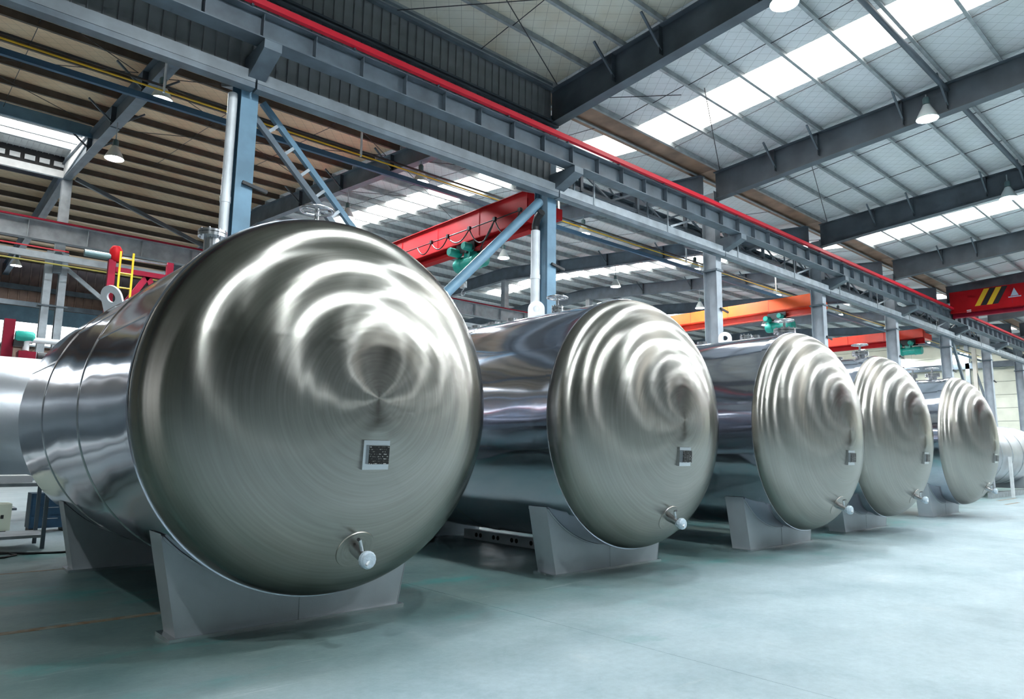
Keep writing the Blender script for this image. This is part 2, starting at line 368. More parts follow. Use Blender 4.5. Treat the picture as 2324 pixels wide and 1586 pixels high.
# box gutter in the valley over the middle column row
for i in range(len(XS)-1):
    sub('valley_gutter', panel_mesh(BAY-.02, 1.10, GUTTER), (XS[i]+BAY/2, 12.8, ZV+.16))
def zpurlin(m, xa=XMIN, xb=XMAX, ht=PH):
    # Z section, along x
    t = .012; w_ = .075; h_ = ht
    poly = [(-w_, 0), (t/2, 0), (t/2, h_-t), (w_, h_-t), (w_, h_), (-t/2, h_), (-t/2, t), (-w_, t)]
    return MB().prism(poly, 'x', xa, xb).mesh('purlin', m)
PU_L = zpurlin(PURLIN_L)
PL_A, PL_B, PL_C = zpurlin(PURLIN_D, XMIN, X0-.02, .25), zpurlin(PURLIN_D, X0, X0+BAY-.02, .25), zpurlin(PURLIN_L, X0+BAY, XMAX, .25)
for y in YSR: sub('purlin', PU_L, (0, y, z_right(y)))
for y in YSL:
    if not 27.5 < y < 33.6: sub('purlin', PL_A, (0, y, z_left(y)))
    sub('purlin', PL_B, (0, y, z_left(y))); sub('purlin', PL_C, (0, y, z_left(y)))
# rafters: tapered I sections
def rafter(prof_bot, prof_top, m, name='rafter', fw_=.30):
    # profiles: lists of (y, z)
    b = MB()
    n = len(prof_bot)
    for sgn in (0,):
        for i in range(n-1):
            (y0, zb0), (y1, zb1) = prof_bot[i], prof_bot[i+1]; zt0, zt1 = prof_top[i][1], prof_top[i+1][1]
            b.prism([(y0, zb0), (y1, zb1), (y1, zt1), (y0, zt0)], 'x', -.008, .008)
            b.prism([(y0, zb0), (y1, zb1), (y1, zb1+.02), (y0, zb0+.02)], 'x', -fw_/2, fw_/2)
            b.prism([(y0, zt0-.02), (y1, zt1-.02), (y1, zt1), (y0, zt0)], 'x', -fw_/2, fw_/2)
    return b.mesh(name, m)
pr_b = [(12.4, 10.1), (9.0, 10.36), (.6, 10.98), (-11.5, 10.1)]
RAF_R = rafter(pr_b, [(y, z_right(y)) for y, _ in pr_b], RAFTER)
pl_b = [(12.9, 10.35), (18.0, 10.98), (25, 11.6), (YF, 12.25), (52, 11.75)]
RAF_L = rafter(pl_b, [(y, z_left(y)) for y, _ in pl_b], RAFTER_L)
for x in XS:
    sub('rafter', RAF_R, (x, 0, 0)); sub('rafter', RAF_L, (x, 0, 0))
# fly braces and web stiffeners on the rafters in view, sag rods between the purlins
ROD = mat('dark_rod', (.03, .03, .035), .5)
kb = MB().beam((0, 0, 0), (.75, 0, .62), .05, .05).mesh('fly_brace', STEEL)
kb2 = MB().beam((0, 0, 0), (-.75, 0, .62), .05, .05).mesh('fly_brace', STEEL)
stf_r = MB().box(-.15, .15, -.006, .006, .02, .72).mesh('web_stiffener', RAFTER)
for x in XS[3:9]:
    for y in (10.2, 8.8, 6.4, 5.3):
        z = z_right(y)
        sub('fly_brace', kb2, (x-.05, y, z-.60))
        sub('web_stiffener', stf_r, (x, y, z-.74))
    for y in (16.5, 20.3, 24.0, 27.7):
        z = z_left(y); sub('fly_brace', kb, (x+.05, y, z-.60)); sub('fly_brace', kb2, (x-.05, y, z-.60)); sub('web_stiffener', stf_r, (x, y, z-.74))
for bx in range(3, 9):
    for fr in (.33, .67):
        x = XS[bx]+BAY*fr
        r = MB()
        for i in range(0, 9):
            r.tube([(x, YSR[i], z_right(YSR[i])+.06), (x, YSR[i+1], z_right(YSR[i+1])+.12)], .011, 6)
        sub('sag_rod', r.mesh('sag_rod', ROD), (0, 0, 0))
        r = MB()
        for i in range(0, 10): r.tube([(x, YSL[i], z_left(YSL[i])+.06), (x, YSL[i+1], z_left(YSL[i+1])+.12)], .010, 5)
        sub('sag_rod', r.mesh('sag_rod', ROD), (0, 0, 0))
# crossed roof tie rods near the valley
for xa, xb, ya, yb in [(7.4, 9.6, 12.2, 9.9), (8.0, 12.2, 9.9, 12.0), (13.2, 15.2, 12.1, 10.2), (15.4, 20.2, 9.6, 12.1), (22.0, 28.2, 9.8, 12.0)]:
    sub('tie_rod', MB().tube([(xa, ya, z_right(ya)-.02), (xb, yb, z_right(yb)-.02)], .012, 6).mesh('tie_rod', ROD), (0, 0, 0))
for xa, xb in ((4.6, 12.2), (-3.3, 4.2), (12.6, 20.2)):
    for ya, yb in ((14.5, 20.5), (20.5, 14.5), (20.5, 26.5), (26.5, 20.5)):
        sub('tie_rod', MB().tube([(xa, ya, z_left(ya)-.05), (xb, yb, z_left(yb)-.05)], .012, 6).mesh('tie_rod', ROD), (0, 0, 0))
# strut tubes running between the rafters
sub('strut_tube', MB().tube([(XMIN, 5.3, 11.3), (XMAX, 5.3, 11.3)], .075, 12).mesh('strut_tube', RAFTER, 40), (0, 0, 0))
sub('strut_tube', MB().tube([(XMIN, 21.2, 11.5), (XMAX, 21.2, 11.5)], .06, 12).mesh('strut_tube', STEEL_B, 40), (0, 0, 0))
# ridge light over the far column row
rl = empty('ridge_light', (0, 0, -10.5), ceil)
for i in range(8):
    xa = -11.55+i*2.0
    for ya, yb, za, zb in ((28.0, 29.25, 13.1, 13.22), (29.6, 31.6, 13.26, 13.45)):
        MB().prism([(ya, za), (yb, zb), (yb, zb+.03), (ya, za+.03)], 'x', xa, xa+1.94).build('light_pane', SKYL, rl)
for y, z, hw in ((27.9, 13.0, .06), (29.42, 13.2, .15), (30.4, 13.2, .05), (31.68, 13.4, .08)):
    MB().box(-11.6, 4.4, y-hw, y+hw, z-.14, z+.05).build('mullion', STEEL_B if y < 28 else STEEL_L, rl)
rbs = MB().prism([(-.1, 0), (.07, 0), (.08, -.03), (.095, -.03), (.1, 0), (.1, .02), (-.1, .02)], 'y', 31.78, 33.0).mesh('ribbed_sheet', WHITE)
for i in range(80): link('ribbed_sheet', rbs, rl, (-11.5+i*.2, 0, 13.38))
MB().box(-11.6, 4.4, 33.02, 33.08, 12.75, 13.4).build('vent_back', BLACK, rl)
for i in range(32): MB().box(-11.5+i*.5, -11.15+i*.5, 32.92, 33.0, 12.9, 13.1).build('vent_louvre', WHITE, rl)
MB().box(-11.6, 4.4, 32.9, 33.05, 12.45, 12.75).build('curb', WHITE, rl)
MB().box(-11.6, 4.4, 33.05, 34.2, 13.4, 13.46).build('cover_sheet', ROOF_T, rl)
MB().box(-11.6, 4.4, 27.6, 27.7, 12.4, 13.1).build('curb', STEEL_B, rl)
for x in (-11.6, -3.6, 4.36): MB().box(x, x+.04, 27.6, 33.1, 12.5, 13.5).build('end_sheet', WHITE, rl)

# ------------------------------------------------------------------ walls
def big_wall(name, boxes, m, label):
    e = struct(empty(name, (0, 0, 0)), label)
    for b in boxes: MB().box(*b).build('sheet', m, e)
    return e
wr = big_wall('wall_right', [(XMIN, XMAX, YR-.5, YR-.35, 0, 12)], mat('side_wall_grey', (.12, .13, .135), .7, 0, .15, .6), 'grey sheeted side wall behind the photographer')
wb = big_wall('wall_back', [(XMIN-.3, XMIN-.1, YR-.5, 52, 0, 13)], GABLE, 'end wall behind the photographer')
for i in range(4): MB().box(XMIN-.09, XMIN-.05, 2+i*3.5, 5.3+i*3.5, 1.2, 6.0).build('window_pane', SKYL_BACK, wb)
wl = struct(empty('wall_left', (0, 0, 0)), 'dark ribbed far side wall with a low window band')
rib = MB().prism([(-.25, 0), (.15, 0), (.17, -.05), (.23, -.05), (.25, 0), (.25, .02), (-.25, .02)], 'z', 9.1, 13.2).mesh('ribbed_sheet', FARWALL)
x = -14.0
rib2 = MB().prism([(-.25, 0), (.15, 0), (.17, -.05), (.23, -.05), (.25, 0), (.25, .02), (-.25, .02)], 'z', 0, 7.55).mesh('ribbed_sheet', FARWALL)
while x < 30: link('ribbed_sheet', rib, wl, (x, 51.5, 0)); link('ribbed_sheet', rib2, wl, (x, 51.5, 0)); x += .5
for za, zb in ((0, 7.55), (9.1, 13.2)): MB().box(XMIN, -14.25, 51.5, 51.6, za, zb).build('sheet', FARWALL, wl); MB().box(29.75, XMAX, 51.5, 51.6, za, zb).build('sheet', FARWALL, wl)
MB().box(XMIN, XMAX, 51.3, 51.45, 7.5, 7.6).build('sill', STEEL_L, wl)
for i in range(len(XS)-1):
    for k in range(4 if XS[i] > 13 or XS[i] < -5 else 16):
        wp = 2 if XS[i] > 13 or XS[i] < -5 else .5
        MB().box(XS[i]+wp*k+.03, XS[i]+wp*k+wp-.03, 51.54, 51.56, 7.6, 9.08).build('window_pane', SKYL_SIDE, wl)
for z in (9.95, 10.95): MB().box(XMIN, XMAX, 51.2, 51.4, z, z+.3).build('girt', STEEL, wl)
wg = struct(empty('wall_front', (0, 0, 0)), 'cream panelled gable wall at the far end of the hall')
GZ = [0, 1.1, 2.2, 3.3, 4.4, 5.5, 6.6, 7.7, 8.8, 10.0, 11.2, 13.2]
for j in range(len(GZ)-1):
    for k in range(13):
        ya = YR-.5+k*4.9
        MB().box(XMAX, XMAX+.12, ya+.01, ya+4.89, GZ[j]+.015, GZ[j+1]-.015).build('wall_panel', GABLE, wg)
MB().box(XMAX+.13, XMAX+.2, YR-.5, 52, 0, 13).build('backing', STEEL, wg)
for z in (8.9,): MB().box(XMAX-.3, XMAX-.02, YR, 51, z, z+.5).build('crane_girder', RAFTER, wg)
for y in (0, 6, 18, 24): MB().box(XMAX-.3, XMAX-.02, y-.15, y+.15, 0, 11).build('wind_post', COLGREY, wg)

# ribbed partition between the halls, left of the second column
pt = struct(empty('wall_partition', (0, 0, 0)), 'dark ribbed sheet partition hung above the crane runway')
cp = MB().prism([(-.1125, 0), (.085, 0), (.095, -.03), (.108, -.03), (.1125, 0), (.1125, .012), (-.1125, .012)], 'z', 8.36, ZV+.14).mesh('ribbed_sheet', CLAD)
x = -11.9
while x < 12.2: link('ribbed_sheet', cp, pt, (x, 12.33, 0)); x += .225
for z in (10.02, 10.12): MB().box(-12, 12.5, 12.22, 12.29, z, z+.05).build('sheeting_rail', RAFTER, pt)
MB().box(-12, 12.25, 12.2, 12.3, ZV-.08, ZV+.1).build('top_rail', STEEL, pt)
# ------------------------------------------------------------------ columns of the middle row
def hsec(b, cx, cy, wx, dy, z0, z1, t=.02):
    b.box(cx-wx/2, cx+wx/2, cy-dy/2, cy-dy/2+t, z0, z1); b.box(cx-wx/2, cx+wx/2, cy+dy/2-t, cy+dy/2, z0, z1)
    b.box(cx-t/2, cx+t/2, cy-dy/2+t, cy+dy/2-t, z0, z1); return b
COLM = hsec(MB(), 0, 0, .32, .50, 0, 10.4).mesh('h_section', COLGREY)
COLM_B = hsec(MB(), 0, 0, .32, .50, 0, 10.4).mesh('h_section', STEEL_B)
BRK = MB().prism([(-.25, 8.12), (-1.22, 8.50), (-1.22, 8.665), (-.25, 8.665)], 'x', -.16, .16).mesh('runway_bracket', STEEL)
BRK2 = MB().prism([(.25, 8.35), (1.0, 8.66), (1.0, 8.85), (.25, 8.85)], 'x', -.14, .14).mesh('runway_bracket', STEEL)
CAPM = MB().box(-.22, .22, -.3, .3, 0, .03).mesh('base_plate', STEEL)
HOOKM = MB().beam((-.05, -.3, 6.3), (.42, -.3, 6.22), .05, .06).mesh('bar_clamp', BLACK)
clabels = {-3.58: 'steel column at the left beyond the picture edge', 4.42: 'blue steel column with a scuffed white downpipe behind the foremost tank',
           12.42: 'blue-grey steel column behind the second tank from the front', 20.42: 'grey steel column between the orange crane and the second tank',
           28.42: 'grey steel column at the end of the orange crane girder', 36.42: 'light grey steel column behind the fourth tank',
           44.42: 'dark steel column behind the rearmost polished tank', 52.42: 'steel column far down the middle row, seventh along',
           60.42: 'steel column far down the middle row, eighth along', 68.42: 'steel column against the far gable in the middle row',
           -11.58: 'steel column of the middle row well behind the photographer', -19.58: 'steel column of the middle row second from the back wall', -27.58: 'steel column of the middle row at the back wall'}
for x in XS:
    c = tag(empty('column', (x, YC, 0)), clabels[round(x, 2)], 'column', 'columns of the middle row')
    link('h_section', COLM_B if x < 13 else COLM, c); link('runway_bracket', BRK, c); link('runway_bracket', BRK2, c); link('base_plate', CAPM, c); link('bar_clamp', HOOKM, c)
    if x > 18 : MB().box(-.2, .2, -.3, .3, 7.6, 7.66).build('cap_plate', STEEL, c)
    if round(x, 2) in (4.42, 12.42, -3.58):
        b = MB(); zt = 8.02 if x < 5 else 7.2; px = -.26 if x < 5 else -.30; py = -.1 if x < 5 else .05; pr = .085 if x < 5 else .12
        b.tube([(px, py, .1), (px, py, zt)], pr, 16)
        for z in (2.0, 4.9, 5.9): b.tube([(px, py, z), (px, py, z+.12)], pr+.01, 16)
        b.build('downpipe', PVC, c, 40)
        if x > 5: MB().tube([(-.30, .05, 7.15), (-.30, .05, 7.35), (-.38, -.1, 7.5), (-.42, -.3, 7.6)], .10, 12).build('pipe_elbow', BLACK, c, 40)
# diagonal bracing in the middle row
br = tag(empty('diagonal_brace', (7.9, YC+.17, 0)), 'double laced grey brace running down from the blue column', 'brace')
p0, p1 = Vector((-3.2, 0, 8.06)), Vector((3.85, 0, 1.05)); d = (p1-p0).normalized(); nrm = Vector((d.z, 0, -d.x))
for s, m in ((1, STEEL), (-1, STEEL_B)):
    MB().beam(p0+nrm*.17*s, p1+nrm*.17*s, .10, .11).build('chord', m, br)
L = (p1-p0).length
for k in range(1, 20):
    q = p0+d*L*k/20; MB().beam(q-nrm*.2, q+nrm*.2, .09, .06).build('batten', STEEL_L, br)
o = MB().tube([(3.75, 0, 7.92), (-3.5, 0, .72)], .12, 16).build('tube', STEEL_B, None, 40); o.name = 'tube_brace'; o.location = (8.3, YC-.16, 0)
tag(o, 'grey round tube brace slanting down left from the second column', 'brace')

# ------------------------------------------------------------------ crane runway in front of the columns
def runway(name, y, z0, z1, xa, xb, label, m, stf_m, rail=True, step=1.0, wbeam=.36, stiff=True):
    e = tag(empty(name, (0, y, 0)), label, 'crane runway')
    MB().box(xa, xb, -.008, .008, z0+.02, z1-.02).build('web', m, e)
    MB().box(xa, xb, -wbeam/2, wbeam/2, z1-.022, z1).build('top_flange', m, e)
    MB().box(xa, xb, -wbeam/2, wbeam/2, z0, z0+.022).build('bottom_flange', m, e)
    if stiff:
        sm = MB().box(-.006, .006, -wbeam/2+.03, -.01, z0+.03, z1-.03).mesh('web_stiffener', stf_m)
        x = math.ceil(xa)+.25
        while x < min(xb, 62): link('web_stiffener', sm, e, (x, 0, 0)); x += step
    if rail: MB().box(xa, xb, -.03, .03, z1, z1+.1).build('crane_rail', BLACK, e)
    return e
rw = runway('crane_runway_beam', 11.62, 8.68, 9.18, XMIN, XMAX, 'long grey crane runway girder carrying a red rail in front of the columns', STEEL, STEEL)
MB().box(XMIN, XMAX, -.30, -.20, 9.2, 9.31).build('conductor_rail', REDRAIL, rw)
MB().box(XMIN, XMAX, -.235, -.205, 9.33, 9.36).build('conductor_rail', REDRAIL, rw)
sm = MB().box(-.02, .02, -.24, .0, 9.17, 9.21).mesh('rail_clip', STEEL)
for k in range(0, 26): link('rail_clip', sm, rw, (4+k*2.0, 0, 0))
runway('crane_runway_beam', 13.62, 8.86, 9.5, XMIN, XMAX, 'crane runway girder on the far side of the middle columns', STEEL, STEEL, False)
fr = runway('crane_runway_beam', 31.7, 9.38, 10.12, XMIN, XMAX, 'pale crane runway girder with thin red rails across the left hall', STEEL_L, STEEL_L, False, 2.0)
MB().box(XMIN, XMAX, -.2, -.14, 10.13, 10.2).build('conductor_rail', MAROON, fr)
MB().box(XMIN, 4.6, -.5, -.46, 8.95, 9.0).build('conductor_rail', REDRAIL, fr)
# walkway edge channel on the column faces
wk = tag(empty('walkway_channel', (0, 12.17, 0)), 'light grey steel channel running along the column faces below the runway', 'channel beam')
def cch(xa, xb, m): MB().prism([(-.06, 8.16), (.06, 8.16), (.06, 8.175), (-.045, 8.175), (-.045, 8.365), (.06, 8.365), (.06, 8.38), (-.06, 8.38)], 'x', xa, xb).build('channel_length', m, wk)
for i in range(len(XS)-1): cch(XS[i]+.02, XS[i+1]-.02, STEEL_L if XS[i] > 12 else mat('channel_paint_dimmed', (.17, .195, .215), .5, 0, .2, 2.0))  # separate left lengths, their colour also lowered for the dimmer light there
for i in range(len(XS)-1): MB().box(XS[i]+.02, XS[i+1]-.02, -.055, .16, 8.05, 8.155).build('lower_angle', STEEL, wk)
pm_ = MB().box(-.025, .025, -.085, -.065, 8.17, 8.95).mesh('hanger_post', STEEL_L)
for x in (13.76, 17.15, 21.2, 25.3, 29.3, 33.3, 37.3, 41.3, 45.3, 49.3, 53.3, 57.3): link('hanger_post', pm_, wk, (x, 0, 0))
pm2 = MB().box(-.03, .03, -.05, -.02, 8.38, 9.0).mesh('hanger_post', STEEL)
for x in (13.0, 16.2, 24.6, 32.5, 40.5, 48.6): link('hanger_post', pm2, wk, (x, 0, 0))
pm3 = MB().beam((0, -.05, 8.38), (.9, -.3, 8.75), .05, .06).mesh('knee_strut', STEEL_L)
for x in (17.3, 25.5, 33.4, 41.5): link('knee_strut', pm3, wk, (x, 0, 0))
# horizontal surge lattice behind the runway, right of the second column
lt = tag(empty('surge_lattice', (0, 12.99, 0)), 'dark zigzag steel lattice behind the runway girder', 'lattice girder')
for z in (8.97, 9.55): MB().box(12.6, 62, -.03, .03, z-.05, z+.05).build('chord', RAFTER, lt)
za = MB().beam((0, 0, 8.97), (1.3, 0, 9.55), .05, .06).mesh('diagonal', RAFTER); zb = MB().beam((1.3, 0, 9.55), (2.6, 0, 8.97), .05, .06).mesh('diagonal', RAFTER)
for k in range(15):
    link('diagonal', za, lt, (12.9+k*2.6, 0, 0)); link('diagonal', zb, lt, (12.9+k*2.6, 0, 0))
    link('post', MB().box(-.05, .05, -.05, .05, 8.92, 9.5).mesh('post', RAFTER), lt, (14.2+k*2.6, 0, 0))
# insulated conductor bars of the left hall
cb = tag(empty('conductor_bar', (0, 17, 0)), 'thin yellow conductor line strung along the left hall', 'conductor line')
MB().tube([(XMIN, 0, 9.82), (XMAX, 0, 9.82)], .022, 6).build('yellow_bar', YELLOW, cb)
MB().tube([(XMIN, .12, 9.98), (XMAX, .12, 9.98)], .016, 6).build('thin_cable', BLACK, cb)
MB().tube([(XMIN, .3, 10.1), (XMAX, .3, 10.1)], .016, 6).build('thin_cable', BLACK, cb)
hm = MB().box(-.02, .02, -.03, .03, 9.78, 10.8).mesh('hanger', WHITE)
for x in (4.05, 9.3, 17.4, 25.4, 33.4): link('hanger', hm, cb, (x, 0, 0))
bp = MB().box(XMIN, XMAX, -.05, .05, -.07, .07).build('conduit_tray', mat('blue_tray', (.04, .10, .17), .5)); bp.location = (0, 17.1, 9.58)
tag(bp, 'dark blue cable tray running under the left hall roof', 'cable tray')

# ------------------------------------------------------------------ far column row
FCM = hsec(hsec(MB(), -.25, 0, .26, .35, 0, 9.2), .25, 0, .26, .35, 0, 9.2).box(-.12, .22, -.18, .18, 9.2, 12.3).mesh('twin_section', STEEL_L)
for i, x in enumerate(XS):
    c = tag(empty('column', (x, YF, 0)), ('pale twin-leg column at the left behind the foremost tank' if abs(x-X0) < .1 else 'pale twin-leg column of the far row, %s from the back wall' % (ORD+['thirteenth'])[i]), 'column', 'columns of the far row')
    link('twin_section', FCM, c); MB().box(-.5, .5, -.25, .25, 6.95, 7.0).build('tie_plate', STEEL, c)
    if i == 4: MB().box(-.14, .14, -.4, -.2, 8.3, 9.1).build('junction_box', STEEL, c)
o = MB().beam((0, 0, 8.6), (2.6, 0, 6.6), .1, .16).build('diagonal_brace', STEEL_L); o.location = (4.75, YF-.1, 0); tag(o, 'pale flat brace slanting down from the twin-leg column at left', 'brace')
o = MB().beam((0, 0, 12.4), (5.6, 0, 10.5), .12, .16).build('diagonal_brace', STEEL); o.location = (4.75, YF-.1, 0); tag(o, 'dark brace above the far runway slanting under the tan roof', 'brace')
ch2 = MB().box(XMIN, XMAX, -.06, .06, 8.55, 8.8).build('walkway_channel', STEEL_L); ch2.location = (0, 31.2, 0); tag(ch2, 'white channel beam below the far runway in the left hall', 'channel beam')
o = MB().tube([(XMIN, 0, 0), (XMAX, 0, 0)], .03, 6).build('conductor_bar', mat('olive_line', (.42, .36, .08), .5)); o.location = (0, 31.0, 8.36); tag(o, 'olive conductor line below the white far channel', 'conductor line')
o = MB().box(XMIN, 30, -.1, .1, 7.9, 8.7).build('wall_girder', STEEL_B); o.location = (0, 44, 0); tag(o, 'blue-grey girder in front of the far ribbed wall', 'girder')

# ------------------------------------------------------------------ lamps
def lamp_meshes():
    sh = MB().lathe([(.05, .42), (.09, .40), (.12, .33), (.20, .18), (.27, .02), (.275, 0), (.262, 0), (.255, .02), (.19, .17), (.10, .32)], 'z', n=28).mesh('shade', LAMPSH, 35)
    le = MB().lathe([(0, .03), (.25, .03)], 'z', n=28).mesh('lens', LENS)
    hd = MB().lathe([(0, .62), (.06, .62), (.085, .58), (.085, .42), (0, .42)], 'z', n=20).mesh('housing', LAMPCAP, 35)
    return sh, le, hd
LSH, LLE, LHD = lamp_meshes()
def lamp(x, y, z, top, label, grp):
    e = tag(empty('high_bay_lamp', (x, y, z)), label, 'lamp', grp)
    link('shade', LSH, e); link('lens', LLE, e); link('housing', LHD, e)
    MB().tube([(0, 0, .6), (0, 0, top-z)], .016, 6).build('hanger_rod', STEEL_L, e)
for i, x in enumerate(XS):
    where = 'at roof frame %s from the back wall' % (ORD+['thirteenth'])[i]
    if x < 0:
        if x > -4: lamp(x+.25, .88, 10.30, 11.0, 'high-bay lamp, right hall, middle row, '+where, 'right hall lamps')
        continue
    lamp(x-.35, 5.72, {12.42: 10.12, 20.42: 10.50}.get(round(x, 2), 10.34), 11.2, 'high-bay lamp of the right hall '+where, 'right hall lamps')
    lamp(x+.25, .88, 10.30, 11.0, 'high-bay lamp, right hall, middle row, '+where, 'right hall lamps')
    lamp(x+.25, -4.07, 10.30, 11.0, 'high-bay lamp, right hall, outermost row, '+where, 'right hall lamps')
    lamp(x-.05, 18.5, 10.28, 11.1, 'high-bay lamp, left hall, nearer row, '+where, 'left hall lamps')
    lamp(x-.05, 23.45, 10.28, 11.5, 'high-bay lamp, left hall, farther row, '+where, 'left hall lamps')
lamp(4.4, 46.2, 11.3, 11.8, 'distant high-bay lamp low at the left picture edge', 'left hall lamps')
lamp(36.4, 44.0, 10.6, 11.8, 'distant high-bay lamp in the third hall behind the orange cranes', 'left hall lamps')

# ------------------------------------------------------------------ bridge cranes
def hoist(x, y, z, label, s=1.0, rope=.55):
    e = tag(empty('electric_hoist', (x, y, z)), label, 'hoist'); e.scale = (s, s, s)
    b = MB().lathe([(0, -.62), (.20, -.62), (.22, -.58), (.22, -.30), (.205, -.28), (.205, .28), (.22, .30), (.24, .34), (.24, .56), (.22, .62), (.13, .66), (0, .66)], 'y', (0, 0, -.45), 28)
    b.build('drum', GREEN, e, 35)
    MB().lathe([(.23, -.02), (.235, 0), (.23, .02)], 'y', (0, -.29, -.45), 28).build('drum_flange', GREEN, e, 35)
    MB().lathe([(0, -.30), (.11, -.30), (.13, -.26), (.13, .10), (.1, .14), (0, .14)], 'x', (-.22, .42, -.12), 20).build('travel_motor', GREEN, e, 35)
    MB().lathe([(0, -.26), (.10, -.26), (.12, -.22), (.12, .08), (0, .12)], 'x', (-.20, -.18, -.05), 20).build('travel_motor', GREEN, e, 35)
    MB().box(-.14, .14, -.10, .18, -.32, -.1).build('gearbox', GREEN, e)
    tr = MB().box(-.20, -.17, -.38, .48, -.14, .14).box(.17, .20, -.38, .48, -.14, .14).box(-.20, .20, -.02, .06, -.18, -.14)
    tr.build('trolley_frame', BLACK, e)
    for yy in (-.25, .35):
        for sx in (-1, 1): MB().lathe([(0, -.03), (.07, -.03), (.085, 0), (.07, .03), (0, .03)], 'x', (sx*.12, yy, .02), 16).build('trolley_wheel', BLACK, e, 35)
    for k in (-.1, .1): MB().tube([(0, .35+k*.6, -.62), (0, .35+k*.4, -.62-rope)], .008, 6).build('wire_rope', BLACK, e)
    hb = MB().box(-.06, .06, .25, .45, -.80-rope, -.60-rope).build('hook_block', FITTING, e)
    pts = [(0, .35, -.80-rope)]+[(0, .35+.09*math.sin(a), -.95-rope+.09*math.cos(a)) for a in [i*math.pi/8 for i in range(0, 13)]]
    MB().tube(pts, .018, 8).build('hook', STEEL_L, hb, 40)
    return e
def bridge(x, ya, yb, zt, zb, label, m, m2, two_tone, wd=.42):
    e = tag(empty('bridge_crane', (x, 0, 0)), label, 'bridge crane')
    if two_tone:
        zm = zb+.36*(zt-zb)
        MB().prism([(-wd/2, zm), (wd/2, zm), (wd/2, zt), (-wd/2, zt)], 'y', ya, yb).build('box_girder', m, e)
        b = MB().box(-.14, .14, ya, yb, zb, zb+.025).box(-.012, .012, ya, yb, zb+.025, zm); b.build('runner_beam', m2, e)
        for zz in (zm+.02, zm-.03): MB().box(-wd/2-.03, -wd/2+.01, ya, yb, zz, zz+.012).build('edge_strip', m2, e)
    else:
        MB().box(-wd/2, wd/2, ya, yb, zb+.26, zt).build('box_girder', m, e)
        MB().box(-wd/2-.05, wd/2+.05, ya, yb, zb+.23, zb+.26).build('bottom_plate', m, e)
        MB().box(-.14, .14, ya, yb, zb, zb+.025).box(-.015, .015, ya, yb, zb+.025, zb+.23).build('runner_rail', m2, e)
        MB().box(-wd/2-.04, wd/2+.04, ya, yb, zt, zt+.02).build('top_plate', m, e)
    n = 8
    for k in range(1, n):
        y = ya+(yb-ya)*k/n; MB().box(-wd/2-.008, -wd/2, y-.01, y+.01, zb+.3*(zt-zb), zt).build('joint_strip', m2, e)
    for y in (ya+.12, yb-.12): MB().box(-.18, 1.2, y-.14, y+.14, zt-.55, zt-.22).build('end_truck', m, e)
    return e
b1 = bridge(13.0, 13.75, 30.85, 8.78, 7.64, 'dark red single-girder bridge crane with festoon cable between first columns', RED, RED, False)
MB().tube([(-.32, 13.8, 8.22), (-.32, 30.8, 8.22)], .018, 6).build('festoon_wire', BLACK, b1)
ys = [13.9, 15.0, 16.2, 17.3, 18.2, 19.0]
for a, b in zip(ys[:-1], ys[1:]):
    dp = .55 if a < 16 else .3
    MB().tube([(-.34, a+(b-a)*i/12, 8.2-dp*4*(i/12)*(1-i/12)) for i in range(13)], .020, 6).build('festoon_loop', BLACK, b1, 40)
    MB().box(-.38, -.30, a-.05, a+.05, 8.17, 8.28).build('cable_trolley', BLACK, b1)
MB().tube([(-.34, 15.0, 8.2), (-.3, 15.6, 7.6), (-.15, 15.9, 7.4)], .02, 6).build('feed_cable', BLACK, b1)
hoist(13.0, 16.5, 7.733, 'green wire-rope hoist hanging under the dark red crane girder', 1.05, .35)
b2 = bridge(30.6, 13.75, 30.85, 8.68, 7.78, 'bright orange bridge crane girder crossing behind the third column', ORANGE, ORANGE_R, True)
hoist(30.6, 15.45, 7.873, 'pale green hoist under the bright orange crane girder', 1.05, .25)
b3 = bridge(44.6, 13.75, 30.85, 8.85, 8.0, 'orange-red bridge crane farther down the left hall', ORANGE_R, RED, True)
hoist(44.6, 14.6, 8.0965, 'small dark green hoist under the farther orange-red crane', 1.1, .25)
b5 = bridge(13.8, 33.6, 51, 8.0, 7.3, 'distant red crane girder seen over the second tank', RED, RED, False)
b4 = bridge(42.0, -10.6, 11.5, 10.12, 8.78, 'large red box-girder crane with orange and black stripes at the right', RED, MAROON, False, .7)
for k, (m, yy) in enumerate(((YELLOW, 9.95), (BLACK, 9.68), (YELLOW, 9.42), (BLACK, 9.16))):
    MB().prism([(yy+.42, 9.25), (yy+.18, 9.25), (yy-.28, 10.1), (yy-.04, 10.1)], 'x', -.358, -.351).build('warning_stripe', m, b4)
MB().box(-.36, -.352, 10.55, 10.75, 8.98, 9.1).build('rating_plate', WHITE, b4)
MB().prism([(8.45, 9.55), (8.62, 9.95), (8.79, 9.55)], 'x', -.358, -.352).build('emblem', mat('pale_emblem', (.45, .50, .62), .5), b4)
MB().box(-.36, -.352, 8.35, 8.89, 9.47, 9.52).build('emblem', MATS['pale_emblem'], b4)

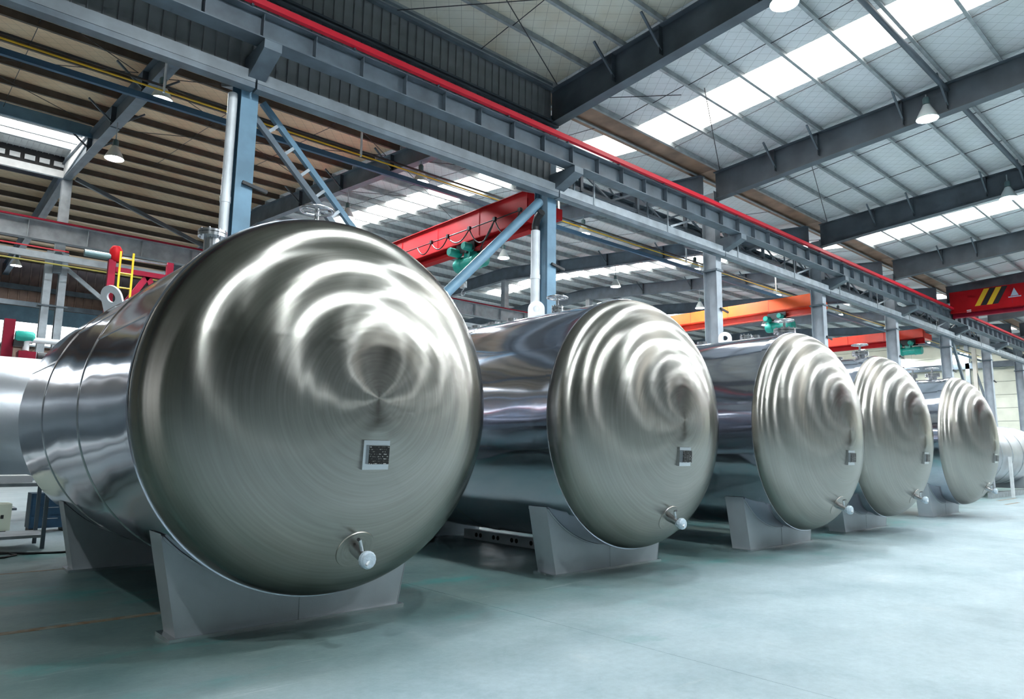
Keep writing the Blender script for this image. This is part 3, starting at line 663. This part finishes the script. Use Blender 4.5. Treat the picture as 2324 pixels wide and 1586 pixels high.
# ------------------------------------------------------------------ the tanks
RT = 1.58; ZC = 1.895
def arc(r, a0, a1, n): return [(r*math.cos(a0+(a1-a0)*i/n), ZC+r*math.sin(a0+(a1-a0)*i/n)) for i in range(n+1)]
YT = 5.535; YE = 11.0
headp = [(RT+.012, 5.575-5), (RT+.012, YT-5)]+[((RT+.012)*math.cos(t), YT-5-.80*math.sin(t)) for t in [math.pi/2*i/44 for i in range(1, 44)]]+[(.0005, YT-5-.80)]
HEAD_ME = MB().lathe(headp, 'y', (0, 0, 0), 160).mesh('front_head', HEAD, 30)
rearp = [(RT*math.cos(t), YE-5+.80*math.sin(t)) for t in [math.pi/2*i/28 for i in range(0, 28)]]+[(.0005, YE-5+.80)]
REAR_ME = MB().lathe(rearp, 'y', (0, 0, 0), 120).mesh('rear_head', SHELL, 30)
def shellme():
    b = MB(); n = 160; vs = []; fs = []
    ysl = [.57+i*(YE-5.57)/48 for i in range(49)]
    for y in ysl:
        for k in range(n):
            a = 2*math.pi*k/n; vs.append((RT*math.cos(a), y, RT*math.sin(a)))
    for i in range(48):
        for k in range(n): fs.append((i*n+k, i*n+(k+1) % n, (i+1)*n+(k+1) % n, (i+1)*n+k))
    return b.add(vs, fs).mesh('shell', SHELL, 30)
SHELL_ME = shellme()
BAND_ME = MB().lathe([(RT, .50), (RT+.02, .503), (RT+.02, .592), (RT, .60)], 'y', (0, 0, 0), 160).mesh('joint_band', SHELL, 25)
SEAM_ME = MB().lathe([(RT-.002, -.03), (RT+.007, -.012), (RT+.007, .012), (RT-.002, .03)], 'y', (0, 0, 0), 160).mesh('weld_seam', FITTING, 50)
a0 = math.atan2(.81-ZC, -1.174); a1 = math.atan2(.81-ZC, 1.174)
A0 = math.pi+ (math.pi+a0 if a0 < 0 else 0)
def sadpoly():
    t = math.atan2(ZC-.81, 1.174)
    pts = [(1.008, .03)]+[((RT+.012)*math.cos(-t-(math.pi-2*t)*i/24), ZC+(RT+.012)*math.sin(-t-(math.pi-2*t)*i/24)) for i in range(25)]+[(-1.008, .03)]
    return pts
SP = sadpoly()
def plate_y(poly, y0, y1, name):
    # concave outline: fan it by columns so the arc stays open
    b = MB(); n = len(poly); arcp = poly[1:-1]; m = len(arcp)
    vs = []; fs = []
    for i, (x_, z_) in enumerate(arcp):
        xb_ = poly[0][0]+(poly[-1][0]-poly[0][0])*i/(m-1)
        for y in (y0, y1): vs += [(xb_, y, .03), (x_, y, z_)]
    for i in range(m-1):
        k = i*4; q = (i+1)*4
        fs += [(k, k+1, q+1, q), (k+2, q+2, q+3, k+3), (k+1, k+3, q+3, q+1), (k, q, q+2, k+2)]
    fs += [(0, 2, 3, 1), ((m-1)*4, (m-1)*4+1, (m-1)*4+3, (m-1)*4+2)]
    return b.add(vs, fs).mesh(name, SADDLE)
SAD_F = plate_y(SP, 0, .016, 'saddle'); SAD_R = plate_y(SP, .289, .305, 'rear_plate')
def sideplate(s): return MB().prism([(s*1.008, .03), (s*1.0, .03), (s*1.166, .81), (s*1.176, .83)], 'y', -.004, .309).mesh('side_plate', SADDLE)
SIDE_L, SIDE_R = sideplate(-1), sideplate(1)
BASE_ME = MB().box(-1.06, 1.06, -.03, .335, 0, .03).mesh('base_plate', BASEPL)
WEAR_ME = MB().prism([((RT+.003)*math.cos(t), ZC+(RT+.003)*math.sin(t)) for t in [math.pi+.755+(math.pi-1.51)*i/40 for i in range(41)]]+[((RT+.018)*math.cos(t), ZC+(RT+.018)*math.sin(t)) for t in [2*math.pi-.755-(math.pi-1.51)*i/40 for i in range(41)]], 'y', -.02, .325).mesh('wear_plate', SADDLE, 30)
RIBS = MB().box(-.008, .008, .016, .289, .03, .30).mesh('rib_plate', SADDLE)
def saddle(tank, y, ribs=True):
    s = link('saddle', SAD_F, tank, (0, y-5, 0))
    link('rear_plate', SAD_R, s); link('side_plate', SIDE_L, s); link('side_plate', SIDE_R, s); link('base_plate', BASE_ME, s); link('wear_plate', WEAR_ME, s)
    link('rib_plate', RIBS, s)
    MB().box(-.004, .004, -.003, 0, .03, .30).build('weld_line', TABLE, s)
    return s
def flange(b, c, r, t=.035, axis='z', hub=None, n=28):
    b.lathe([(0, -t/2), (r, -t/2), (r, t/2), (0, t/2)], axis, c, n); return b
NZ = {}
def nozzle(tank, x, y, h_, r, wheel=False, cover=True):
    zb = ZC+math.sqrt(max(RT**2-x**2, 0))-.03
    e = MB().tube([(0, 0, 0), (0, 0, h_)], r, 20).build('nozzle', FITTING, tank, 40, (x, y-5, zb))
    b = MB(); flange(b, (0, 0, h_), r*1.75, .04); b.build('flange', FITTING, e, 40)
    if cover:
        b = MB(); flange(b, (0, 0, h_+.045), r*1.75, .03); b.build('blind_cover', FITTING, e, 40)
        bm_ = MB().tube([(0, 0, -.05), (0, 0, .06)], .013, 8).mesh('bolt', FITTING, 40)
        for k in range(8):
            a = k*math.pi/4+.2; link('bolt', bm_, e, (r*1.5*math.cos(a), r*1.5*math.sin(a), h_+.02))
    if wheel:
        MB().tube([(0, 0, h_), (0, 0, h_+.22)], .022, 10).build('stem', FITTING, e, 40)
        wl_ = MB().torus((0, 0, h_+.2), .15, .014).build('handwheel', FITTING, e, 60)
        b = MB()
        for k in range(3):
            a = k*math.pi/3; b.tube([(-.15*math.cos(a), -.15*math.sin(a), h_+.2), (.15*math.cos(a), .15*math.sin(a), h_+.2)], .009, 6)
        b.build('spoke', FITTING, wl_)
    return e
def lug_mesh():
    b = MB(); n = 28; R0, r0 = .15, .06; zc = .20; vs = []; fs = []
    out = []
    for k in range(n):
        a = -math.pi/2+2*math.pi*k/n; ox, oz = R0*math.cos(a), zc+R0*math.sin(a)
        if oz < zc: ox = R0*(1 if math.cos(a) > 1e-3 else (-1 if math.cos(a) < -1e-3 else 0)); oz = -.06 if True else oz
        if abs(math.cos(a)) < 1e-3 and a < 0: ox, oz = 0, -.06
        out.append((ox, oz, r0*math.cos(a), zc+r0*math.sin(a)))
    for (ox, oz, ix, iz) in out:
        for x_ in (-.014, .014): vs += [(x_, ox, oz), (x_, ix, iz)]
    for k in range(n):
        a, c = k*4, ((k+1) % n)*4
        fs += [(a, c, c+1, a+1), (a+2, a+3, c+3, c+2), (a, a+2, c+2, c), (a+1, c+1, c+3, a+3)]
    return b.add(vs, fs).mesh('lifting_lug', WHITE)
LUG = lug_mesh()
def lug(tank, x, y, s=1.0, rz=0.6):
    o = link('lifting_lug', LUG, tank, (x, y-5, ZC+math.sqrt(RT**2-x**2)), (0, math.asin(x/RT), rz)); o.scale = (s, s, s); return o
def small_row(tank, pts):
    for x, y, h_, r in pts: nozzle(tank, x, y, h_, r, False, False)
PADM = MB().lathe([(.0, 0), (.16, 0), (.165, .012), (.0, .02)], 'y', (0, 0, 0), 28).mesh('reinforcing_pad', HEAD, 40)
def drain(tank):
    # on the lower part of the dished head
    zr = -1.18; rr = abs(zr)/(RT+.012); yh = YT-5-.80*math.sqrt(1-rr*rr)
    n = Vector((0, -(yh-(YT-5))/.64, zr/RT**2)); n = Vector((0, -math.sqrt(1-rr*rr)/.8, zr/RT**2)).normalized()
    e = MB().tube([(0, .03, .02), (0, -.02, 0), (0, -.13, -.05), (0, -.17, -.055)], [.05, .05, .038, .038], 16).build('drain_nozzle', FITTING, tank, 40, (0, yh, ZC+zr))
    o = link('reinforcing_pad', PADM, e, (0, 0, 0)); o.rotation_euler = (math.atan2(-n.z, -n.y)*-1+math.pi*0, 0, 0)
    o.rotation_euler = Vector((0, 1, 0)).rotation_difference(-n).to_euler()
    MB().lathe([(0, -.035), (.055, -.03), (.068, -.01), (.066, .025), (.045, .05), (.035, .08)], 'y', (0, -.19, -.055), 14).build('wrapped_cap', WRAP, e, 25)
    MB().tube([(.045, -.19, -.02), (-.035, -.23, -.085)], .012, 6).build('tape_fold', WHITE, e)
    MB().tube([(0, -.1, .0), (-.03, -.11, .09), (-.07, -.16, .10)], .014, 8).build('lever', FITTING, e)
def nameplate(tank):
    zz = 1.455; r = (ZC-zz)/(RT+.012); yh = YT-5-.80*math.sqrt(1-r*r); sl = math.atan2(.80*r/math.sqrt(1-r*r), RT)
    e = MB().box(-.115, .115, -.012, .03, -.112, .112).build('nameplate_frame', FITTING, tank, None, (0, yh-.012, zz))
    e.rotation_euler = (sl*.5, 0, 0)
    MB().box(-.08, .10, -.035, -.012, -.07, .075).build('bracket', FITTING, e)
    MB().box(-.076, .098, -.041, -.036, -.068, .073).build('engraved_plate', PLATE, e)
tanks = [
 (2.844, 0.0, 'foremost and largest-looking polished stainless steel tank on saddles'),
 (7.200, .16, 'second polished stainless tank from the front'),
 (11.147, -.17, 'third polished stainless tank from the front'),
 (14.937, -.02, 'fourth polished stainless tank, partly hidden by the third'),
 (20.306, .14, 'rearmost polished stainless tank of the row of five')]
for i, (X, dy, lab) in enumerate(tanks):
    t = tag(empty('storage_tank', (X, 5+dy, 0)), lab, 'tank', 'row of stainless tanks')
    link('shell', SHELL_ME, t, (0, 0, ZC)); link('front_head', HEAD_ME, t, (0, 0, ZC)); link('rear_head', REAR_ME, t, (0, 0, ZC)); link('joint_band', BAND_ME, t, (0, 0, ZC))
    for y in ((7.3, 9.2) if i != 1 else (7.9,)): link('weld_seam', SEAM_ME, t, (0, y-5, ZC))
    saddle(t, 5.93); saddle(t, 9.88)
    nameplate(t); drain(t)
    if i == 0:
        nozzle(t, 0, 8.95, .72, .10); nozzle(t, 0, 6.0, .10, .07, True); lug(t, -.6, 10.95, 1.15)
    elif i == 1:
        lug(t, .0, 7.35, .85); nozzle(t, .05, 6.95, .12, .05, True)
        small_row(t, [(0, 7.9+.45*k, .1, .05) for k in range(6)]); lug(t, 0, 10.5)
    elif i == 2:
        lug(t, .25, 7.0, .8); nozzle(t, .55, 6.75, .26, .06); nozzle(t, .05, 5.75, .10, .10, True)
        small_row(t, [(0, 6.25, .08, .04)]+[(.1, 7.4+.5*k, .1, .05) for k in range(5)])
    elif i == 3:
        nozzle(t, 0, 5.85, .12, .09, True); small_row(t, [(0, 6.3+.35*k, .08, .05) for k in range(4)])
    else:
        nozzle(t, -.2, 6.4, .12, .06, True); nozzle(t, 0, 6.0, .12, .10, True)
        MB().tube([(-.2, 1.6, ZC+RT+.35), (-.2, 4.2, ZC+RT+.35)], .03, 10).build('top_pipe', FITTING, t, 40)
        for yy in (1.8, 4.0): MB().tube([(-.2, yy, ZC+RT-.05), (-.2, yy, ZC+RT+.35)], .03, 10).build('pipe_leg', FITTING, t, 40)

# ------------------------------------------------------------------ things at the left behind the foremost tank
t = tag(empty('storage_tank', (-2.5, 18, 0)), 'dull grey unpolished tank shell lying behind the foremost tank at left', 'tank')
MB().lathe([(1.30, -6), (1.30, 6.5)], 'x', (0, 0, 2.04), 120).build('shell', MATTE_SS, t, 30)
MB().lathe([(1.3, -2.4), (1.312, -2.39), (1.312, -2.36), (1.3, -2.35)], 'x', (0, 0, 2.04), 120, True).build('weld_seam', TABLE, t, 30)
for xx in (-3.5, 3.5): MB().box(xx-.15, xx+.15, -.9, .9, 0, 1.0).build('cradle', STEEL, t)
wt = tag(empty('work_table', (.9, 12.75, 0)), 'steel work table with a lower shelf at the left edge', 'table')
MB().box(-1.6, 1.02, -.42, .42, .90, .95).build('table_top', TABLE, wt); MB().box(-1.6, 1.0, -.38, .38, .16, .20).build('shelf', TABLE, wt)
for xx in (-1.5, .98):
    for yy in (-.36, .36): MB().box(xx-.025, xx+.025, yy-.025, yy+.025, 0, .90).build('leg', STEEL, wt)
o = MB().box(-.75, .75, -.25, .25, 0, .09).box(-.73, .73, -.23, .23, .09, .10).build('sheet_stack', WHITE); o.location = (.95, 12.8, .95); tag(o, 'flat pale sheet stack lying on the steel work table', 'sheet stack')
o = empty('tool_cabinet', (2.3, 14.9, 0)); o.scale = (.75, .75, .7); tag(o, 'shade-darkened blue tool cabinet behind the work table', 'cabinet')
MB().box(-.4, .4, -.3, .3, .1, .95).build('body', BLUEBOX, o)
for z in (.15, .42, .69): MB().box(-.37, .37, -.315, -.3, z, z+.23).build('drawer', BLUEBOX, o); MB().box(-.15, .15, -.335, -.315, z+.17, z+.19).build('handle', TABLE, o)
for xx in (-.33, .33): MB().box(xx-.05, xx+.05, -.28, .28, 0, .1).build('foot', BLACK, o)
o = empty('control_box', (1.42, 15.2, 0)); o.scale = (1, 1, .6); tag(o, 'pale cream control box on the floor at the left edge', 'box')
MB().box(-.35, .35, -.25, .25, .05, .80).build('body', mat('pale_cream', (.72, .76, .62), .5), o); MB().box(-.3, .3, -.27, -.25, .1, .75).build('door', MATS['pale_cream'], o); MB().box(.2, .24, -.29, -.27, .4, .5).build('handle', BLACK, o)
MB().box(-.3, .3, -.2, .2, 0, .05).build('plinth', BLACK, o)
# red welding mast with a green motor
o = empty('welding_mast', (1.95, 20.4, 0)); tag(o, 'dark red welding mast with a green motor at the left edge', 'welding rig')
MB().box(-.11, .11, -.1, .1, .05, 4.5).build('mast', MAROON, o); MB().box(-.5, .5, -.5, .5, 0, .05).build('base', STEEL, o)
MB().lathe([(0, -.2), (.13, -.2), (.15, -.15), (.15, .15), (.1, .2), (0, .2)], 'x', (.32, -.15, 4.08), 20).build('motor', GREEN, o, 35)
MB().box(.1, .3, -.25, 0, 3.85, 4.0).build('motor_bracket', BLACK, o)
MB().tube([(.35, -.2, 3.75), (.36, -.2, 3.96), (.48, -.2, 4.02), (2.4, -.2, 4.02)], .07, 12).build('white_pipe', WHITE, o, 40)
MB().box(.2, .55, -.4, .1, 3.55, 3.72).build('carriage', MAROON, o)
MB().lathe([(0, -.15), (.14, -.15), (.14, .15), (0, .15)], 'x', (.75, -.2, 3.6), 16).build('wire_spool', BLACK, o, 35)
# red manipulator with a yellow ladder
o = empty('column_boom_manipulator', (4.3, 22, 0)); tag(o, 'dark red lattice manipulator with drive motor rising behind the foremost tank', 'manipulator')
MB().box(-.09, .09, -.09, .09, 0, 6.75).build('mast', MAROON, o); MB().box(-.6, 2.2, -.6, .6, 0, .12).build('base', MAROON, o)
MB().lathe([(0, -.24), (.10, -.24), (.16, -.16), (.17, .1), (.10, .22), (0, .24)], 'z', (.08, 0, 6.95), 20).build('drive_motor', RED, o, 35)
MB().lathe([(0, -.35), (.1, -.35), (.1, .3), (0, .3)], 'x', (-.35, 0, 6.83), 18).build('brake_motor', LAMPCAP, o, 35)
MB().tube([(.2, 0, 6.86), (1.55, 0, 6.9)], .035, 10).build('drive_shaft', FITTING, o, 40)
MB().box(.1, 3.0, -.08, .08, 6.42, 6.56).build('boom', MAROON, o); MB().box(1.45, 1.62, -.08, .08, 6.42, 6.95).build('bearing_post', MAROON, o)
MB().beam((.95, 0, 6.45), (.3, 0, 5.3), .1, .16).build('brace', MAROON, o); MB().beam((.95, 0, 6.45), (1.5, 0, 5.3), .1, .16).build('brace', MAROON, o)
MB().box(1.4, 1.6, -.08, .08, 0.1, 6.42).build('mast', MAROON, o)
lad = empty('ladder', (4.5, 21.2, 0)); tag(lad, 'yellow ladder standing against the dark red manipulator', 'ladder')
for xx in (-.16, .16): MB().box(xx-.025, xx+.025, -.02, .02, 0, 6.85).build('stile', YELLOW, lad)
rg = MB().tube([(-.16, 0, 0), (.16, 0, 0)], .022, 8).mesh('rung', YELLOW, 40)
for k in range(16): link('rung', rg, lad, (0, 0, .5+k*.41))

# ------------------------------------------------------------------ things at the far right
t = tag(empty('storage_tank', (33.5, 8.4, 0)), 'pale unpolished tank lying on a frame beyond the row at the right edge', 'tank')
MB().lathe([(0, -3.8), (.4, -3.75), (.8, -3.55), (1.08, -3.2), (1.18, -2.8), (1.18, 3.4), (.8, 3.9), (0, 4.1)], 'x', (0, 0, 1.58), 72).build('shell', MATTE_SS, t, 40)
for xx in (-2.6, -1.2, .4, 2): MB().lathe([(1.18, xx-.03), (1.2, xx-.02), (1.2, xx+.02), (1.18, xx+.03)], 'x', (0, 0, 1.58), 72, True).build('weld_seam', TABLE, t, 40)
for xx in (-2.4, 2.0): MB().box(xx-.1, xx+.1, -.8, .8, .2, .9).build('saddle', SADDLE, t)
MB().box(-3.6, 3.4, -1.0, -.85, 0, .2).build('skid_rail', TABLE, t); MB().box(-3.6, 3.4, .85, 1.0, 0, .2).build('skid_rail', TABLE, t)
MB().box(-2.0, -1.9, -1.3, -1.2, 0, 1.5).build('support_post', WHITE, t)
o = empty('lattice_column', (64.0, 13.3, 0)); tag(o, 'tall laced ladder-like column against the cream gable', 'column')
for xx in (-.3, .3): MB().box(-.08, .08, xx-.06, xx+.06, 0, 9.0).build('leg', STEEL, o)
for k in range(22): MB().box(-.05, .05, -.26, .26, .3+k*.4, .38+k*.4).build('lacing_bar', STEEL_L, o)
o = empty('lifting_post', (58.0, 14.4, 0)); tag(o, 'pair of cream posts standing near the far gable', 'post')
for yy in (-.35, .35): MB().box(-.15, .15, yy-.12, yy+.12, .05, 11.0).build('post', mat('cream_post', (.72, .66, .58), .5), o)
MB().box(-.6, .6, -.8, .8, 0, .05).build('base', STEEL, o); MB().beam((0, -.35, 4.5), (0, .5, 8.3), .14, .14, (1, 0, 0)).build('cross_bar', STEEL, o)
o = MB().beam((0, 0, 9), (6.4, 0, .05), .12, .2).build('diagonal_brace', STEEL); o.location = (45.0, YC, 0); tag(o, 'dark brace beside the column behind the rearmost polished tank', 'brace')
o = empty('pallet', (36.5, 5.9, 0)); tag(o, 'wooden pallet stack on the floor at the right edge', 'pallet')
WOOD = mat('pale_wood', (.55, .42, .32), .7, 0, .2, 6)
for k in range(4):
    for yy in (-.5, -.25, 0, .25, .5): MB().box(-.6, .6, yy-.09, yy+.09, .12+.2*k, .145+.2*k).build('board', WOOD, o)
    for xx in (-.5, 0, .5): MB().box(xx-.05, xx+.05, -.58, .58, .0+.2*k, .12+.2*k).build('bearer', WOOD, o)
# small things on the floor
o = empty('perforated_beam', (7.70, 8.7, 0)); tag(o, 'white slotted steel beam lying on the floor under the second tank', 'beam')
MB().prism([(-.05, 0), (.05, 0), (.05, .012), (-.038, .012), (-.038, .148), (.05, .148), (.05, .16), (-.05, .16)], 'y', -1.1, 1.05).build('channel', WHITE, o)
for yy in (-.75, -.3, .15, .6):
    MB().lathe([(0, -.004), (.036, -.004), (.036, .0), (0, .0)], 'x', (-.05, yy, .08), 16).build('slot', BLACK, o)
    MB().lathe([(0, -.004), (.036, -.004), (.036, .0), (0, .0)], 'x', (-.05, yy+.11, .08), 16).build('slot', BLACK, o)
o = MB().tube([(.2, 12.25, .015), (.8, 12.2, .015), (1.36, 12.12, .015), (1.63, 11.85, .015), (2.02, 11.70, .015), (2.6, 11.9, .015), (3.4, 11.95, .015)], .015, 8).build('floor_hose', BLACK, None, 60)
tag(o, 'thin black hose lying across the floor at the left edge', 'hose')
o = MB().tube([(.1, 11.2, .015), (.7, 11.45, .015), (1.1, 11.55, .015), (1.35, 11.6, .015), (1.5, 11.78, .015), (1.44, 12.0, .015), (1.1, 12.1, .015)], .014, 8).build('floor_hose', BLACK, None, 60)
tag(o, 'short curled end of black hose on the floor by the work table', 'hose')
first = [q for q in bpy.data.objects if q.name == 'storage_tank'][0]
for ang, ya, yb in ((158, 5.6, 7.28), (146, 7.33, 9.18), (160, 9.23, 10.98)):
    a = R_(ang); b = MB().beam((RT*math.cos(a), ya-5, ZC+RT*math.sin(a)), (RT*math.cos(a), yb-5, ZC+RT*math.sin(a)), .03, .012, (math.cos(a), 0, math.sin(a)))
    b.build('weld_seam', FITTING, first)
